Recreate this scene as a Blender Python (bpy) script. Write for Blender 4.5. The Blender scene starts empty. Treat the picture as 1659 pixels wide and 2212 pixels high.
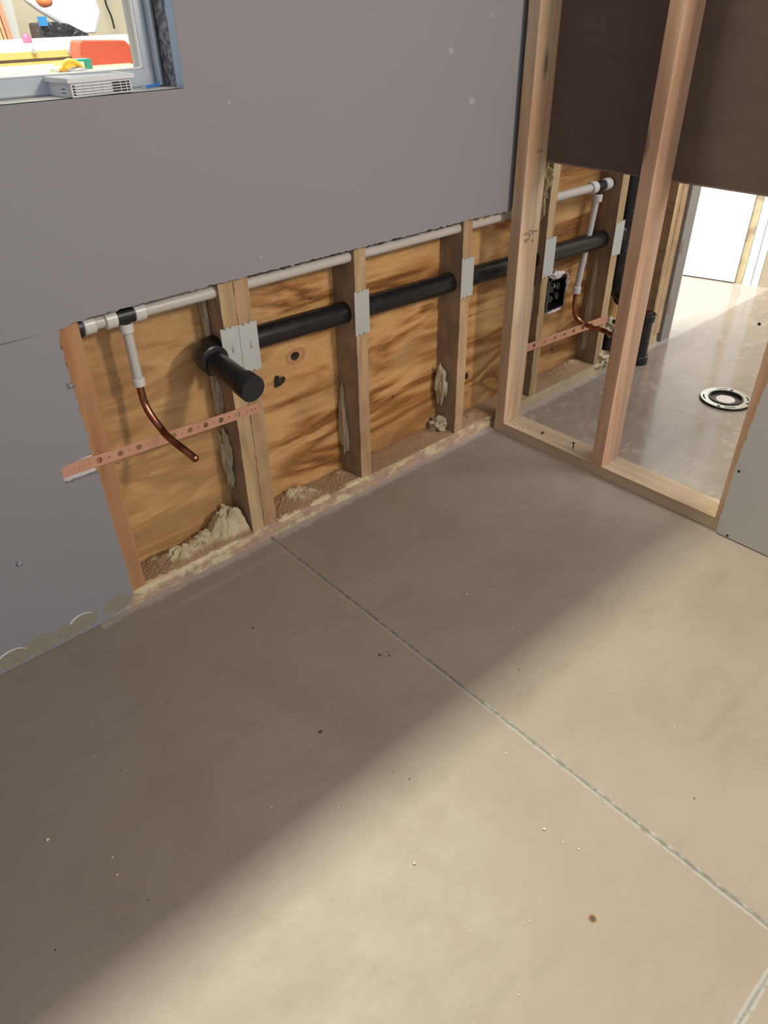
import bpy, bmesh, math, random
from mathutils import Vector, Matrix, noise as mn
from mathutils.geometry import tessellate_polygon
random.seed(7)
S = bpy.context.scene
COL = S.collection

# ------------------------------------------------------------------ camera
W, H = 1659, 2212
CR = Vector((0.7383795, -0.67423972, -0.01401821))
CU = Vector((0.39579173, 0.41642551, 0.81849783))
CF = Vector((0.5460262, 0.60991032, -0.57433857))
CP = Vector((-0.88626061, -1.42904047, 1.2213375))
FPX = 1597.91
cam = bpy.data.cameras.new('camera'); co = bpy.data.objects.new('camera', cam); COL.objects.link(co)
M = Matrix((CR, CU, -CF)).transposed().to_4x4(); M.translation = CP
co.matrix_world = M
cam.sensor_fit = 'VERTICAL'; cam.sensor_height = 36; cam.sensor_width = 27
cam.lens = FPX / H * 36; cam.clip_start = 0.02
S.camera = co

# ------------------------------------------------------------------ view, world, lights
S.view_settings.view_transform = 'Standard'; S.view_settings.look = 'None'
S.view_settings.gamma = 1; S.view_settings.use_curve_mapping = False
S.view_settings.exposure = 0.30
wd = bpy.data.worlds.new('world'); S.world = wd; wd.use_nodes = True
bg = wd.node_tree.nodes['Background']; bg.inputs[0].default_value = (0.96, 0.955, 0.98, 1); bg.inputs[1].default_value = 0.31

def area(name, loc, target, sx, sy, power, col=(1, 1, 1), spread=None):
    l = bpy.data.lights.new(name, 'AREA'); l.shape = 'RECTANGLE'; l.size = sx; l.size_y = sy
    l.energy = power; l.color = col
    if spread: l.spread = math.radians(spread)
    o = bpy.data.objects.new(name, l); COL.objects.link(o); o.location = loc
    d = (Vector(target) - Vector(loc)).normalized()
    o.rotation_euler = d.to_track_quat('-Z', 'Y').to_euler()
    return o
# shop strip lamps seen over the top of the open-topped wall: they cut the floor shadow line
area('shop_strip_lamp', (0.25, 0.83, 5.05), (0.25, 0.5, 0), 3.6, 0.15, 335, (0.98, 0.97, 0.76))
# lamp of this room, in front and to the right
area('room_lamp', (0.72, -2.5, 1.92), (0.0, 0, 0.45), 0.26, 0.26, 27, (1.0, 0.88, 0.74))
# soft skylight coming from the open side behind the viewer
area('open_side_light', (-0.6, -4.2, 2.6), (0.2, 0, 0.4), 3.0, 2.0, 26, (0.95, 0.96, 1.0))
# added door fill lamp, and daylight filling the neighbouring room and the shop
area('door_daylight_fill', (2.25, -0.75, 1.9), (2.88, 0.3, 0.6), 0.6, 0.6, 8, (0.97, 0.98, 1.0), 100)  # unseen lamp added close to the white door to brighten it
area('next_room_skylight', (2.0, -1.9, 2.6), (1.9, 0.0, 0.2), 1.4, 1.0, 36, (0.98, 0.98, 1.0))
area('shop_daylight', (-0.4, 2.2, 3.0), (-0.3, 3.0, 0.9), 2.5, 2.0, 130, (1.0, 0.99, 0.96))

# ------------------------------------------------------------------ helpers
def at(u, v, ax, val):
    d = CF * FPX + CR * (u - W / 2) - CU * (v - H / 2)
    i = 'xyz'.index(ax); t = (val - CP[i]) / d[i]
    return CP + d * t

class N:
    def __init__(s, name, rough=0.6, metal=0.0, spec=None):
        s.m = bpy.data.materials.new(name); s.m.use_nodes = True; s.t = s.m.node_tree
        s.b = s.t.nodes['Principled BSDF']; s.b.inputs['Roughness'].default_value = rough
        s.b.inputs['Metallic'].default_value = metal
        if spec is not None: s.b.inputs['Specular IOR Level'].default_value = spec
        s.co = s.n('ShaderNodeTexCoord').outputs['Object']
    def n(s, k): return s.t.nodes.new(k)
    def l(s, a, b): s.t.links.new(a, b)
    def set(s, sock, v):
        if isinstance(v, bpy.types.NodeSocket): s.l(v, sock)
        else:
            if isinstance(v, tuple) and len(v) == 3 and sock.type == 'RGBA': v = (*v, 1)
            sock.default_value = v
    def map(s, scale=(1, 1, 1), rot=(0, 0, 0), loc=(0, 0, 0), src=None):
        q = s.n('ShaderNodeMapping'); s.l(src or s.co, q.inputs[0])
        q.inputs['Scale'].default_value = scale; q.inputs['Rotation'].default_value = rot; q.inputs['Location'].default_value = loc
        return q.outputs[0]
    def noise(s, vec=None, scale=5, detail=3, rough=0.5, dist=0):
        q = s.n('ShaderNodeTexNoise'); s.l(vec or s.co, q.inputs['Vector'])
        q.inputs['Scale'].default_value = scale; q.inputs['Detail'].default_value = detail
        q.inputs['Roughness'].default_value = rough; q.inputs['Distortion'].default_value = dist
        return q.outputs['Fac']
    def voro(s, vec=None, scale=50, feat='F1', rnd=1):
        q = s.n('ShaderNodeTexVoronoi'); s.l(vec or s.co, q.inputs['Vector']); q.feature = feat
        q.inputs['Scale'].default_value = scale; q.inputs['Randomness'].default_value = rnd
        return q.outputs['Distance']
    def ramp(s, f, stops, interp='LINEAR'):
        q = s.n('ShaderNodeValToRGB'); s.l(f, q.inputs[0]); q.color_ramp.interpolation = interp
        e = q.color_ramp.elements
        while len(e) > 1: e.remove(e[-1])
        e[0].position = stops[0][0]; e[0].color = tuple(stops[0][1]) + (1,) if len(stops[0][1]) == 3 else stops[0][1]
        for p, c in stops[1:]:
            x = e.new(p); x.color = tuple(c) + (1,) if len(c) == 3 else c
        return q.outputs['Color']
    def g(s, f, a, b):   # smooth grey ramp
        return s.ramp(f, [(a, (0, 0, 0)), (b, (1, 1, 1))])
    def mix(s, f, a, b, mode='MIX'):
        q = s.n('ShaderNodeMix'); q.data_type = 'RGBA'; q.blend_type = mode
        s.set(q.inputs[0], f); s.set(q.inputs[6], a); s.set(q.inputs[7], b)
        return q.outputs[2]
    def math(s, op, a, b=0.0, c=0.0):
        q = s.n('ShaderNodeMath'); q.operation = op
        for i, v in enumerate((a, b, c)): s.set(q.inputs[i], v)
        return q.outputs[0]
    def sep(s, src=None):
        q = s.n('ShaderNodeSeparateXYZ'); s.l(src or s.co, q.inputs[0]); return q.outputs
    def bump(s, h, strength=0.3, dist=0.001):
        q = s.n('ShaderNodeBump'); s.l(h, q.inputs['Height']); q.inputs['Strength'].default_value = strength
        q.inputs['Distance'].default_value = dist; s.l(q.outputs[0], s.b.inputs['Normal'])
    def base(s, v): s.set(s.b.inputs['Base Color'], v); return s
    def rough(s, v): s.set(s.b.inputs['Roughness'], v); return s
    def ell(s, P, ca, cb, ra, rb, a='X', b='Z', wob=0.0, wn=None):
        """distance (1 at the rim) to an ellipse, optionally wobbled"""
        da = s.math('MULTIPLY', s.math('SUBTRACT', P[a], ca), 1 / ra)
        db = s.math('MULTIPLY', s.math('SUBTRACT', P[b], cb), 1 / rb)
        d = s.math('SQRT', s.math('ADD', s.math('MULTIPLY', da, da), s.math('MULTIPLY', db, db)))
        if wob: d = s.math('ADD', d, s.math('MULTIPLY', s.math('SUBTRACT', wn, 0.5), wob))
        return d

def plain(name, col, rough=0.5, metal=0.0, var=0.12, scale=20, bump=0.0):
    m = N(name, rough, metal)
    f = m.noise(scale=scale, detail=4)
    m.base(m.mix(f, tuple(c * (1 - var) for c in col), tuple(min(1, c * (1 + var)) for c in col)))
    if bump: m.bump(m.noise(scale=scale * 8, detail=3), bump)
    return m.m

def wood(name, light, dark, axis='Z', warm=None, knots=False, dirt=0.0, sc=1.0):
    m = N(name, 0.62)
    k = {'Z': (38, 38, 1.3), 'X': (1.3, 38, 38), 'Y': (38, 1.3, 38)}[axis]
    v = m.map(tuple(c * sc for c in k))
    big = {'Z': (9, 9, 1.0), 'X': (1.0, 9, 9), 'Y': (9, 1.0, 9)}[axis]
    n1 = m.noise(m.map(big), 1.0, 2, 0.4, 0.6)
    rings = m.math('PINGPONG', m.math('MULTIPLY', n1, 11.0), 1.0)
    fine = m.noise(v, 2.2, 4, 0.6)
    f = m.math('ADD', m.math('MULTIPLY', rings, 0.45), m.math('MULTIPLY', fine, 0.6))
    c = m.ramp(f, [(0.22, light), (0.55, tuple((a + b) / 2 for a, b in zip(light, dark))), (0.85, dark)])
    if warm: c = m.mix(m.g(m.noise(scale=3, detail=2), 0.42, 0.65), c, m.mix(1.0, c, warm, 'MULTIPLY'))
    if knots:
        kv = m.voro(m.map({'Z': (9, 9, 2.6), 'X': (2.6, 9, 9), 'Y': (9, 2.6, 9)}[axis]), 1.0)
        c = m.mix(m.math('MULTIPLY', m.ramp(kv, [(0.05, (1, 1, 1)), (0.13, (0, 0, 0))]), 0.75), c, tuple(a * 0.25 for a in dark))
    if dirt: c = m.mix(m.math('MULTIPLY', m.g(m.noise(scale=14, detail=5), 0.45, 0.62), dirt), c, (0.17, 0.12, 0.085))
    m.base(c); m.bump(fine, 0.25, 0.0006)
    return m.m

# ---- mesh building
def link(name, bm, mat, parent=None, smooth=False, bev=0.0):
    me = bpy.data.meshes.new(name); bmesh.ops.recalc_face_normals(bm, faces=bm.faces[:]); bm.to_mesh(me); bm.free()
    for p in me.polygons: p.use_smooth = smooth
    o = bpy.data.objects.new(name, me); COL.objects.link(o)
    for mt in (mat if isinstance(mat, (list, tuple)) else [mat]): me.materials.append(mt)
    if parent: o.parent = parent
    if bev:
        b = o.modifiers.new('bevel', 'BEVEL'); b.width = bev; b.segments = 2; b.limit_method = 'ANGLE'
    return o
def tag(o, label=None, cat=None, group=None, kind=None):
    if label: o['label'] = label
    if cat: o['category'] = cat
    if group: o['group'] = group
    if kind: o['kind'] = kind
    return o
def empty(name, label, cat, group=None, loc=(0, 0, 0)):
    o = bpy.data.objects.new(name, None); COL.objects.link(o); o.location = loc; o.empty_display_size = 0.02
    return tag(o, label, cat, group)
def bbox(bm, x0, x1, y0, y1, z0, z1, mi=0):
    vs = [bm.verts.new((x, y, z)) for x in (x0, x1) for y in (y0, y1) for z in (z0, z1)]
    for f in ((0, 1, 3, 2), (4, 6, 7, 5), (0, 4, 5, 1), (2, 3, 7, 6), (0, 2, 6, 4), (1, 5, 7, 3)):
        bm.faces.new([vs[i] for i in f]).material_index = mi
def box(name, x0, x1, y0, y1, z0, z1, mat, parent=None, bev=0.0):
    bm = bmesh.new(); bbox(bm, x0, x1, y0, y1, z0, z1); return link(name, bm, mat, parent, bev=bev)
def prism(name, loops, plane, a, b, mat, parent=None, bev=0.0, kind=None):
    """loops of 2-D points in plane 'xz','yz','xy', extruded from a to b on the third axis; first loop outer, rest holes"""
    def P(p, d): return {'xz': Vector((p[0], d, p[1])), 'yz': Vector((d, p[0], p[1])), 'xy': Vector((p[0], p[1], d))}[plane]
    bm = bmesh.new()
    tris = tessellate_polygon([[Vector((p[0], p[1], 0)) for p in l] for l in loops])
    flat = [p for l in loops for p in l]
    va = [bm.verts.new(P(p, a)) for p in flat]; vb = [bm.verts.new(P(p, b)) for p in flat]
    for t in tris:
        for vv in (va, vb):
            try: bm.faces.new([vv[i] for i in t])
            except ValueError: pass
    k = 0
    for l in loops:
        n = len(l)
        for i in range(n):
            j = (i + 1) % n
            try: bm.faces.new((va[k + i], va[k + j], vb[k + j], vb[k + i]))
            except ValueError: pass
        k += n
    o = link(name, bm, mat, parent, bev=bev)
    if kind: o['kind'] = kind
    return o
def ragged(pts, step=0.008, amp=0.0012, seed=0):
    rnd = random.Random(seed); out = []
    for i in range(len(pts) - 1):
        a, b = Vector(pts[i]), Vector(pts[i + 1]); n = max(1, int((b - a).length / step)); d = (b - a)
        nr = Vector((-d.y, d.x)).normalized() if d.length else Vector((0, 0))
        for k in range(n):
            p = a + d * (k / n)
            if k: p = p + nr * rnd.uniform(-amp, amp) * (3 if rnd.random() < 0.08 else 1)
            out.append((p.x, p.y))
    out.append(tuple(pts[-1])); return out
def tube(name, pts, r, mat, parent=None, seg=28, sub=8, cap=True, rad=None):
    """round tube through points, Catmull-Rom smoothed if sub>1"""
    P = [Vector(p) for p in pts]
    if sub > 1 and len(P) > 2:
        Q = [P[0] * 2 - P[1]] + P + [P[-1] * 2 - P[-2]]; out = []
        for i in range(1, len(Q) - 2):
            for k in range(sub):
                t = k / sub; a, b, c, d = Q[i - 1], Q[i], Q[i + 1], Q[i + 2]
                out.append(0.5 * ((2 * b) + (-a + c) * t + (2 * a - 5 * b + 4 * c - d) * t * t + (-a + 3 * b - 3 * c + d) * t ** 3))
        out.append(P[-1]); P = out
    bm = bmesh.new(); rings = []; up = None
    for i, p in enumerate(P):
        d = (P[min(i + 1, len(P) - 1)] - P[max(i - 1, 0)]).normalized()
        if up is None: up = d.orthogonal().normalized()
        up = (up - d * up.dot(d)).normalized(); s = d.cross(up)
        rr = rad[i] if rad else r
        rings.append([bm.verts.new(p + (up * math.cos(t) + s * math.sin(t)) * rr) for t in [2 * math.pi * k / seg for k in range(seg)]])
    for a, b in zip(rings, rings[1:]):
        for k in range(seg): bm.faces.new((a[k], a[(k + 1) % seg], b[(k + 1) % seg], b[k]))
    if cap: bm.faces.new(rings[0][::-1]); bm.faces.new(rings[-1])
    o = link(name, bm, mat, parent, smooth=True)
    e = o.modifiers.new('edge', 'EDGE_SPLIT'); e.split_angle = math.radians(40)
    return o
def lathe(name, prof, origin, axis, mat, parent=None, seg=36):
    """profile of (distance along axis, radius)"""
    ax = Vector(axis).normalized(); u = ax.orthogonal().normalized(); v = ax.cross(u); o0 = Vector(origin)
    bm = bmesh.new(); rings = []
    for d, r in prof:
        rings.append([bm.verts.new(o0 + ax * d + (u * math.cos(t) + v * math.sin(t)) * max(r, 1e-5)) for t in [2 * math.pi * k / seg for k in range(seg)]])
    for a, b in zip(rings, rings[1:]):
        for k in range(seg): bm.faces.new((a[k], a[(k + 1) % seg], b[(k + 1) % seg], b[k]))
    if prof[0][1] > 1e-4: bm.faces.new(rings[0][::-1])
    if prof[-1][1] > 1e-4: bm.faces.new(rings[-1])
    o = link(name, bm, mat, parent, smooth=True)
    e = o.modifiers.new('edge', 'EDGE_SPLIT'); e.split_angle = math.radians(35)
    return o
def blob(name, c, size, mat, amp=0.35, freq=1.6, sub=4, seed=0, parent=None, clip=None):
    bm = bmesh.new(); bmesh.ops.create_icosphere(bm, subdivisions=sub, radius=1)
    off = Vector((seed * 3.7, seed * 1.3, seed * 5.1))
    for v in bm.verts:
        p = v.co.copy(); k = 1 + amp * mn.noise(p * freq + off) * 1.6 + amp * 0.45 * mn.noise(p * freq * 3.1 + off)
        q = Vector((p.x * size[0], p.y * size[1], p.z * size[2])) * k + Vector(c)
        if clip:
            for i, lo, hi in clip: q[i] = min(max(q[i], lo), hi)
        v.co = q
    return link(name, bm, mat, parent, smooth=True)

# ------------------------------------------------------------------ materials
def drywall_mat(name, col, scars=False):
    m = N(name, 0.72, spec=0.3)
    big = m.noise(scale=1.1, detail=3); fine = m.noise(scale=260, detail=2)
    c = m.mix(big, tuple(v * 0.93 for v in col), tuple(v * 1.05 for v in col))
    c = m.mix(m.math('MULTIPLY', m.g(m.noise(m.map((3, 3, 9)), 2.0, 5, 0.65), 0.6, 0.72), 0.25), c, tuple(v * 0.86 for v in col))
    if scars:
        P = m.sep(); wn = m.noise(scale=45, detail=3)
        # sanded adhesive scars along the bottom edge and pale torn paper above them
        for (x, z, rx, rz) in ((-0.479, 0.036, 0.035, 0.022), (-0.563, 0.031, 0.031, 0.022), (-0.606, 0.026, 0.027, 0.021), (-0.665, 0.030, 0.036, 0.024), (-0.725, 0.026, 0.034, 0.023), (-0.80, 0.026, 0.036, 0.023), (-0.88, 0.026, 0.034, 0.023), (-0.96, 0.026, 0.034, 0.023)):
            d = m.ell(P, x, z, rx, rz, wob=0.18, wn=wn)
            ringc = m.mix(m.g(m.noise(scale=80, detail=4), 0.35, 0.65), (0.240, 0.230, 0.205), (0.290, 0.255, 0.180))
            d2 = m.ell(P, x - 0.002, z + 0.004, rx, rz)
            if x in (-0.563, -0.725, -0.88): c = m.mix(m.ramp(d2, [(0.98, (1, 1, 1)), (1.0, (0, 0, 0))]), c, (0.62, 0.60, 0.61))
            c = m.mix(m.ramp(d, [(0.96, (1, 1, 1)), (1.02, (0, 0, 0))]), c, ringc)
        # nicks
        for (x, z, rr) in ((0.7588, 1.1735, .006), (0.621, 1.1076, .010), (0.7033, 0.9958, .012), (-0.6461, 0.2542, .006), (-0.005, 1.05, .004), (0.03, 0.745, .004)):
            d = m.ell(P, x, z, rr, rr * .8, wob=1.3, wn=m.noise(scale=180, detail=3))
            c = m.mix(m.ramp(d, [(0.7, (1, 1, 1)), (0.95, (0, 0, 0))]), c, tuple(v * 1.35 for v in col))
    m.base(c); m.bump(fine, 0.08, 0.0005); return m.m
M_wall = drywall_mat('grey gypsum paper', (0.272, 0.266, 0.285), True)
M_wallr = drywall_mat('pale gypsum paper', (0.42, 0.40, 0.385))
M_gyp = plain('bare gypsum', (0.62, 0.56, 0.55), 0.9, 0, 0.2, 60, 0.4)
m = N('brown gypsum back paper', 0.8, spec=0.2)
c = m.mix(m.noise(m.map((2, 2, 14)), 1.5, 4), (0.105, 0.074, 0.061), (0.145, 0.105, 0.087))
sp = m.ramp(m.noise(scale=300, detail=1), [(0.72, (0, 0, 0)), (0.78, (1, 1, 1))])
c = m.mix(m.math('MULTIPLY', m.math('MULTIPLY', sp, m.g(m.noise(scale=5), 0.5, 0.6)), 0.5), c, (0.3, 0.25, 0.2))
m.base(c); M_brown = m.m

# plywood with rotary-cut figure, knots at fixed places
m = N('plywood face', 0.55)
wv = m.map((1.35, 1.0, 6.4)); n1 = m.noise(wv, 1.2, 3.5, 0.5, 1.3)
rings = m.math('PINGPONG', m.math('MULTIPLY', n1, 7.5), 1.0)
fib = m.noise(m.map((5, 10, 85)), 1.5, 5, 0.72)
f = m.math('ADD', m.math('MULTIPLY', rings, 0.56), m.math('MULTIPLY', fib, 0.60))
c = m.ramp(f, [(0.22, (0.66, 0.40, 0.17)), (0.48, (0.56, 0.31, 0.115)), (0.68, (0.38, 0.17, 0.048)), (0.86, (0.20, 0.08, 0.022))])
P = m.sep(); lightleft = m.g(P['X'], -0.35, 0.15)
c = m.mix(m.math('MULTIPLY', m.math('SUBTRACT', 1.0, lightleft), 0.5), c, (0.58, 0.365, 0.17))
c = m.mix(m.math('MULTIPLY', m.g(m.noise(m.map((2.2, 1, 5)), 1.6, 4, 0.6), 0.48, 0.66), 0.6), c, (0.30, 0.16, 0.06))
wn = m.noise(scale=55, detail=3)
for (x, z, rx, rz) in ((0.167, 0.441, .016, .014), (0.110, 0.388, .019, .017), (0.8556, 0.165, .010, .013), (0.5163, 0.204, .005, .004), (-0.02, 0.62, .003, .003), (0.23, 0.58, .003, .003), (1.33, 0.12, .008, .006)):
    halo = m.ell(P, x, z, rx * 3.6, rz * 2.6, wob=1.2, wn=m.noise(scale=16, detail=3))
    c = m.mix(m.math('MULTIPLY', m.ramp(m.math('PINGPONG', m.math('MULTIPLY', halo, 3.0), 1.0), [(0.2, (0, 0, 0)), (0.9, (1, 1, 1))]), m.ramp(halo, [(0.6, (0.55, 0.55, 0.55)), (1.0, (0, 0, 0))])), c, (0.27, 0.13, 0.045))
    d = m.ell(P, x, z, rx, rz, wob=1.7 if x == 0.110 else 0.5, wn=wn)
    c = m.mix(m.ramp(d, [(0.80, (1, 1, 1)), (1.0, (0, 0, 0))]), c, m.mix(m.g(wn, 0.45, 0.6), (0.010, 0.006, 0.005), (0.045, 0.022, 0.013)))
c = m.mix(m.ramp(m.noise(m.map((60, 60, 110)), 1.0, 3, 0.6), [(0.70, (0, 0, 0)), (0.745, (0.8, 0.8, 0.8))]), c, (0.11, 0.05, 0.025))
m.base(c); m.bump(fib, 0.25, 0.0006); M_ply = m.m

M_studL = wood('aged whitewood', (0.50, 0.345, 0.20), (0.36, 0.215, 0.105), dirt=0.25)
M_studLy = wood('yellow whitewood', (0.55, 0.40, 0.22), (0.31, 0.20, 0.095), dirt=0.1)
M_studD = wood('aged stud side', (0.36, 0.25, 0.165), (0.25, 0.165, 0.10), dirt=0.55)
M_studR = wood('reddish fir', (0.47, 0.255, 0.12), (0.33, 0.15, 0.06), dirt=0.12)
M_firP = wood('fresh pink fir', (0.60, 0.395, 0.27), (0.45, 0.255, 0.15), knots=True)
M_firY = wood('fresh pale fir', (0.60, 0.455, 0.315), (0.44, 0.30, 0.18), knots=True, warm=(1.0, 0.88, 0.78))
M_plateP = wood('pale plate wood', (0.50, 0.385, 0.265), (0.40, 0.285, 0.18), axis='Y')
m = N('dusty plate wood', 0.8)
g0 = m.noise(m.map((1.3, 38, 38)), 2.2, 4)
c = m.mix(g0, (0.38, 0.26, 0.185), (0.47, 0.33, 0.24))
c = m.mix(m.g(m.noise(m.map((1, 3, 3)), 14, 5, 0.6), 0.50, 0.58), c, (0.60, 0.50, 0.31))
c = m.mix(m.math('MULTIPLY', m.g(m.noise(scale=33, detail=5, rough=0.7), 0.5, 0.6), 0.6), c, (0.30, 0.22, 0.17))
m.base(c); m.bump(m.noise(scale=150, detail=5, rough=0.7), 0.9, 0.002); M_plateD = m.m

m = N('cured spray foam', 0.7)
c = m.mix(m.noise(scale=30, detail=4), (0.50, 0.40, 0.23), (0.68, 0.58, 0.39))
c = m.mix(m.math('MULTIPLY', m.g(m.noise(scale=70, detail=4), 0.5, 0.68), 0.5), c, (0.36, 0.25, 0.14))
m.base(c); m.bump(m.noise(scale=120, detail=4), 0.5, 0.002); M_foam = m.m
m = N('aged foam skin', 0.6)
c = m.mix(m.noise(scale=18, detail=4), (0.36, 0.29, 0.19), (0.52, 0.44, 0.31)); m.base(c); m.bump(m.noise(scale=50, detail=3), 0.4, 0.002); M_foam2 = m.m
m = N('foam crumbs and sawdust', 0.85)
geo = m.n('ShaderNodeNewGeometry')
dust = m.mix(m.voro(scale=380), (0.24, 0.145, 0.075), (0.50, 0.33, 0.19))
fo = m.mix(m.noise(scale=40, detail=4), (0.50, 0.40, 0.22), (0.72, 0.62, 0.43))
P = m.sep(); hz = m.g(m.math('ADD', P['Z'], m.math('MULTIPLY', m.math('SUBTRACT', m.noise(scale=40, detail=4), 0.5), 0.03)), 0.050, 0.062)
m.base(m.mix(hz, dust, fo)); m.bump(m.noise(scale=220, detail=5, rough=0.75), 1.0, 0.003); M_heap = m.m

# floor: coated concrete
m = N('coated concrete floor', 0.25, spec=0.42); P = m.sep()
c = m.mix(m.noise(scale=1.4, detail=5, rough=0.6), (0.222, 0.178, 0.146), (0.305, 0.252, 0.208))
c = m.mix(m.math('MULTIPLY', m.g(m.noise(scale=4.1, detail=5, rough=0.6, dist=0.5), 0.45, 0.68), 0.45), c, (0.215, 0.165, 0.13))
scr = m.ramp(m.noise(m.map((3, 30, 1), (0, 0, 0.5)), 2.0, 4, 0.7), [(0.66, (0, 0, 0)), (0.71, (1, 1, 1))])
scr2 = m.ramp(m.noise(m.map((30, 2, 1), (0, 0, 0.3)), 2.0, 4, 0.7), [(0.68, (0, 0, 0)), (0.72, (1, 1, 1))])
c = m.mix(m.math('MULTIPLY', m.math('MAXIMUM', scr, scr2), 0.10), c, (0.42, 0.36, 0.30))
# dust along the foot of the opened wall
wn = m.noise(m.map((2, 1, 1)), 9, 5, 0.7)
dd = m.math('SUBTRACT', m.math('MULTIPLY', P['Y'], -1.0), m.math('MULTIPLY', wn, 0.045))
inr = m.math('MULTIPLY', m.g(P['X'], -0.60 * 0 - 0.53, -0.47), 1.0)
inr = m.math('GREATER_THAN', P['X'], -0.53)
c = m.mix(m.math('MULTIPLY', m.math('MULTIPLY', m.ramp(dd, [(0.0, (1, 1, 1)), (0.012, (0, 0, 0))]), inr), 0.75), c, (0.40, 0.36, 0.33))
far = m.g(P['X'], 0.97, 1.05)
scf = m.math('MULTIPLY', m.math('MULTIPLY', m.g(m.noise(m.map((1, 1.6, 1), (0, 0, .6)), 13, 8, 0.78, 0.5), 0.50, 0.66), m.g(m.noise(scale=2.6, detail=2), 0.38, 0.55)), far)
c = m.mix(m.math('MULTIPLY', scf, 0.42), c, (0.44, 0.42, 0.40))
smu = m.g(m.noise(m.map((2.0, 7, 1), (0, 0, .45)), 2.4, 5, 0.65), 0.56, 0.70)
c = m.mix(m.math('MULTIPLY', smu, 0.22), c, (0.14, 0.115, 0.10))
# saw-cut joints (worn grey lines)
jw = m.math('MULTIPLY', m.math('SUBTRACT', m.noise(m.map((1, 1, 1)), 30, 4, 0.6), 0.5), 0.007)
jx = m.math('ADD', P['X'], m.math('ADD', m.math('MULTIPLY', P['Y'], -0.0158), 0.0333))
jx = m.math('ADD', m.math('ABSOLUTE', jx), jw)
jy = m.math('ADD', m.math('ABSOLUTE', m.math('ADD', P['Y'], 1.4305)), jw)
joint = m.math('MINIMUM', m.math('ADD', jx, m.math('MULTIPLY', m.math('GREATER_THAN', P['Y'], 0.02), 9.0)), m.math('ADD', jy, m.math('MULTIPLY', m.math('LESS_THAN', P['X'], -3.0), 9.0)))
thin = m.math('MINIMUM', m.math('ABSOLUTE', m.math('SUBTRACT', P['X'], 1.448)), m.math('ABSOLUTE', m.math('SUBTRACT', P['X'], 1.768)))
wear = m.noise(scale=60, detail=4)
c = m.mix(m.ramp(joint, [(0.0040, (1, 1, 1)), (0.0060, (0, 0, 0))]), c, m.mix(m.g(m.math('ADD', wear, m.math('MULTIPLY', m.math('SUBTRACT', m.math('GREATER_THAN', m.math('ADD', P['X'], m.math('ADD', m.math('MULTIPLY', P['Y'], -0.0158), 0.0333)), 0.0), 0.5), 0.22)), 0.66, 0.44), (0.125, 0.125, 0.105), (0.31, 0.30, 0.275)))
c = m.mix(m.math('MULTIPLY', m.ramp(joint, [(0.0006, (1, 1, 1)), (0.0016, (0, 0, 0))]), 0.6), c, (0.09, 0.085, 0.07))
c = m.mix(m.math('MULTIPLY', m.ramp(thin, [(0.001, (1, 1, 1)), (0.0022, (0, 0, 0))]), 0.7), c, (0.12, 0.10, 0.09))
# rust stain and dark specks
d = m.ell(P, -0.2486, -1.2021, 0.0085, 0.0085, 'X', 'Y', 0.4, wear)
c = m.mix(m.ramp(d, [(0.85, (1, 1, 1)), (1.1, (0, 0, 0))]), c, (0.26, 0.14, 0.06))
c = m.mix(m.ramp(d, [(0.45, (1, 1, 1)), (0.75, (0, 0, 0))]), c, (0.05, 0.03, 0.02))
for (x, y, r) in ((-0.1108, -0.5397, .004), (-0.0975, -0.5561, .003), (-0.09, -0.545, .0018), (-0.27, -0.27, .0035), (-0.245, -0.275, .002)):
    d = m.ell(P, x, y, r, r, 'X', 'Y', 0.9, m.noise(scale=300)); c = m.mix(m.ramp(d, [(0.7, (1, 1, 1)), (1.1, (0, 0, 0))]), c, (0.06, 0.035, 0.022))
spk = m.ramp(m.voro(scale=21), [(0.030, (1, 1, 1)), (0.050, (0, 0, 0))])
c = m.mix(m.math('MULTIPLY', m.math('MULTIPLY', spk, m.g(m.noise(scale=2.3), 0.5, 0.6)), 0.6), c, (0.12, 0.08, 0.06))
m.base(c)
dirty = m.g(m.noise(scale=9, detail=6, rough=0.7), 0.35, 0.65)
m.rough(m.math('ADD', m.math('MULTIPLY', dirty, 0.10), m.math('ADD', m.math('MULTIPLY', scf, 0.25), m.math('ADD', 0.42, m.math('MULTIPLY', far, -0.335)))))
hb = m.math('ADD', m.math('MULTIPLY', m.noise(scale=26, detail=3), 0.5), m.math('MULTIPLY', m.g(joint, 0.0, 0.006), 0.6))
hb = m.math('ADD', hb, m.math('MULTIPLY', m.math('MAXIMUM', scr, scr2), 0.12))
m.bump(hb, 0.28, 0.0022); M_floor = m.m

def abs_mat():
    m = N('black plastic pipe', 0.32)
    s_ = m.ramp(m.noise(m.map((14, 40, 40)), 2.0, 5, 0.7), [(0.55, (0, 0, 0)), (0.75, (1, 1, 1))])
    m.base(m.mix(m.math('MULTIPLY', s_, 0.45), (0.010, 0.010, 0.012), (0.055, 0.055, 0.058)))
    m.rough(m.math('ADD', m.math('MULTIPLY', s_, 0.25), 0.30)); m.bump(m.noise(scale=90, detail=3), 0.1, 0.001); return m.m
M_abs = abs_mat()
M_absg = plain('glossy black plastic', (0.009, 0.009, 0.010), 0.28, 0, 0.2, 30)
M_capface = plain('textured black plastic face', (0.016, 0.016, 0.018), 0.6, 0, 0.2, 40, 0.5)
M_pex = N('milky white plastic pipe', 0.35).base((0.52, 0.49, 0.46)).m
M_pexr = N('milky white plastic ring', 0.30).base((0.60, 0.59, 0.57)).m
M_blk = plain('black fitting', (0.012, 0.012, 0.013), 0.4)
m = N('copper strap metal', 0.38, 0.85); m.base(m.mix(m.noise(scale=40, detail=5), (0.80, 0.42, 0.29), (0.95, 0.60, 0.45))); M_cu = m.m
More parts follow.
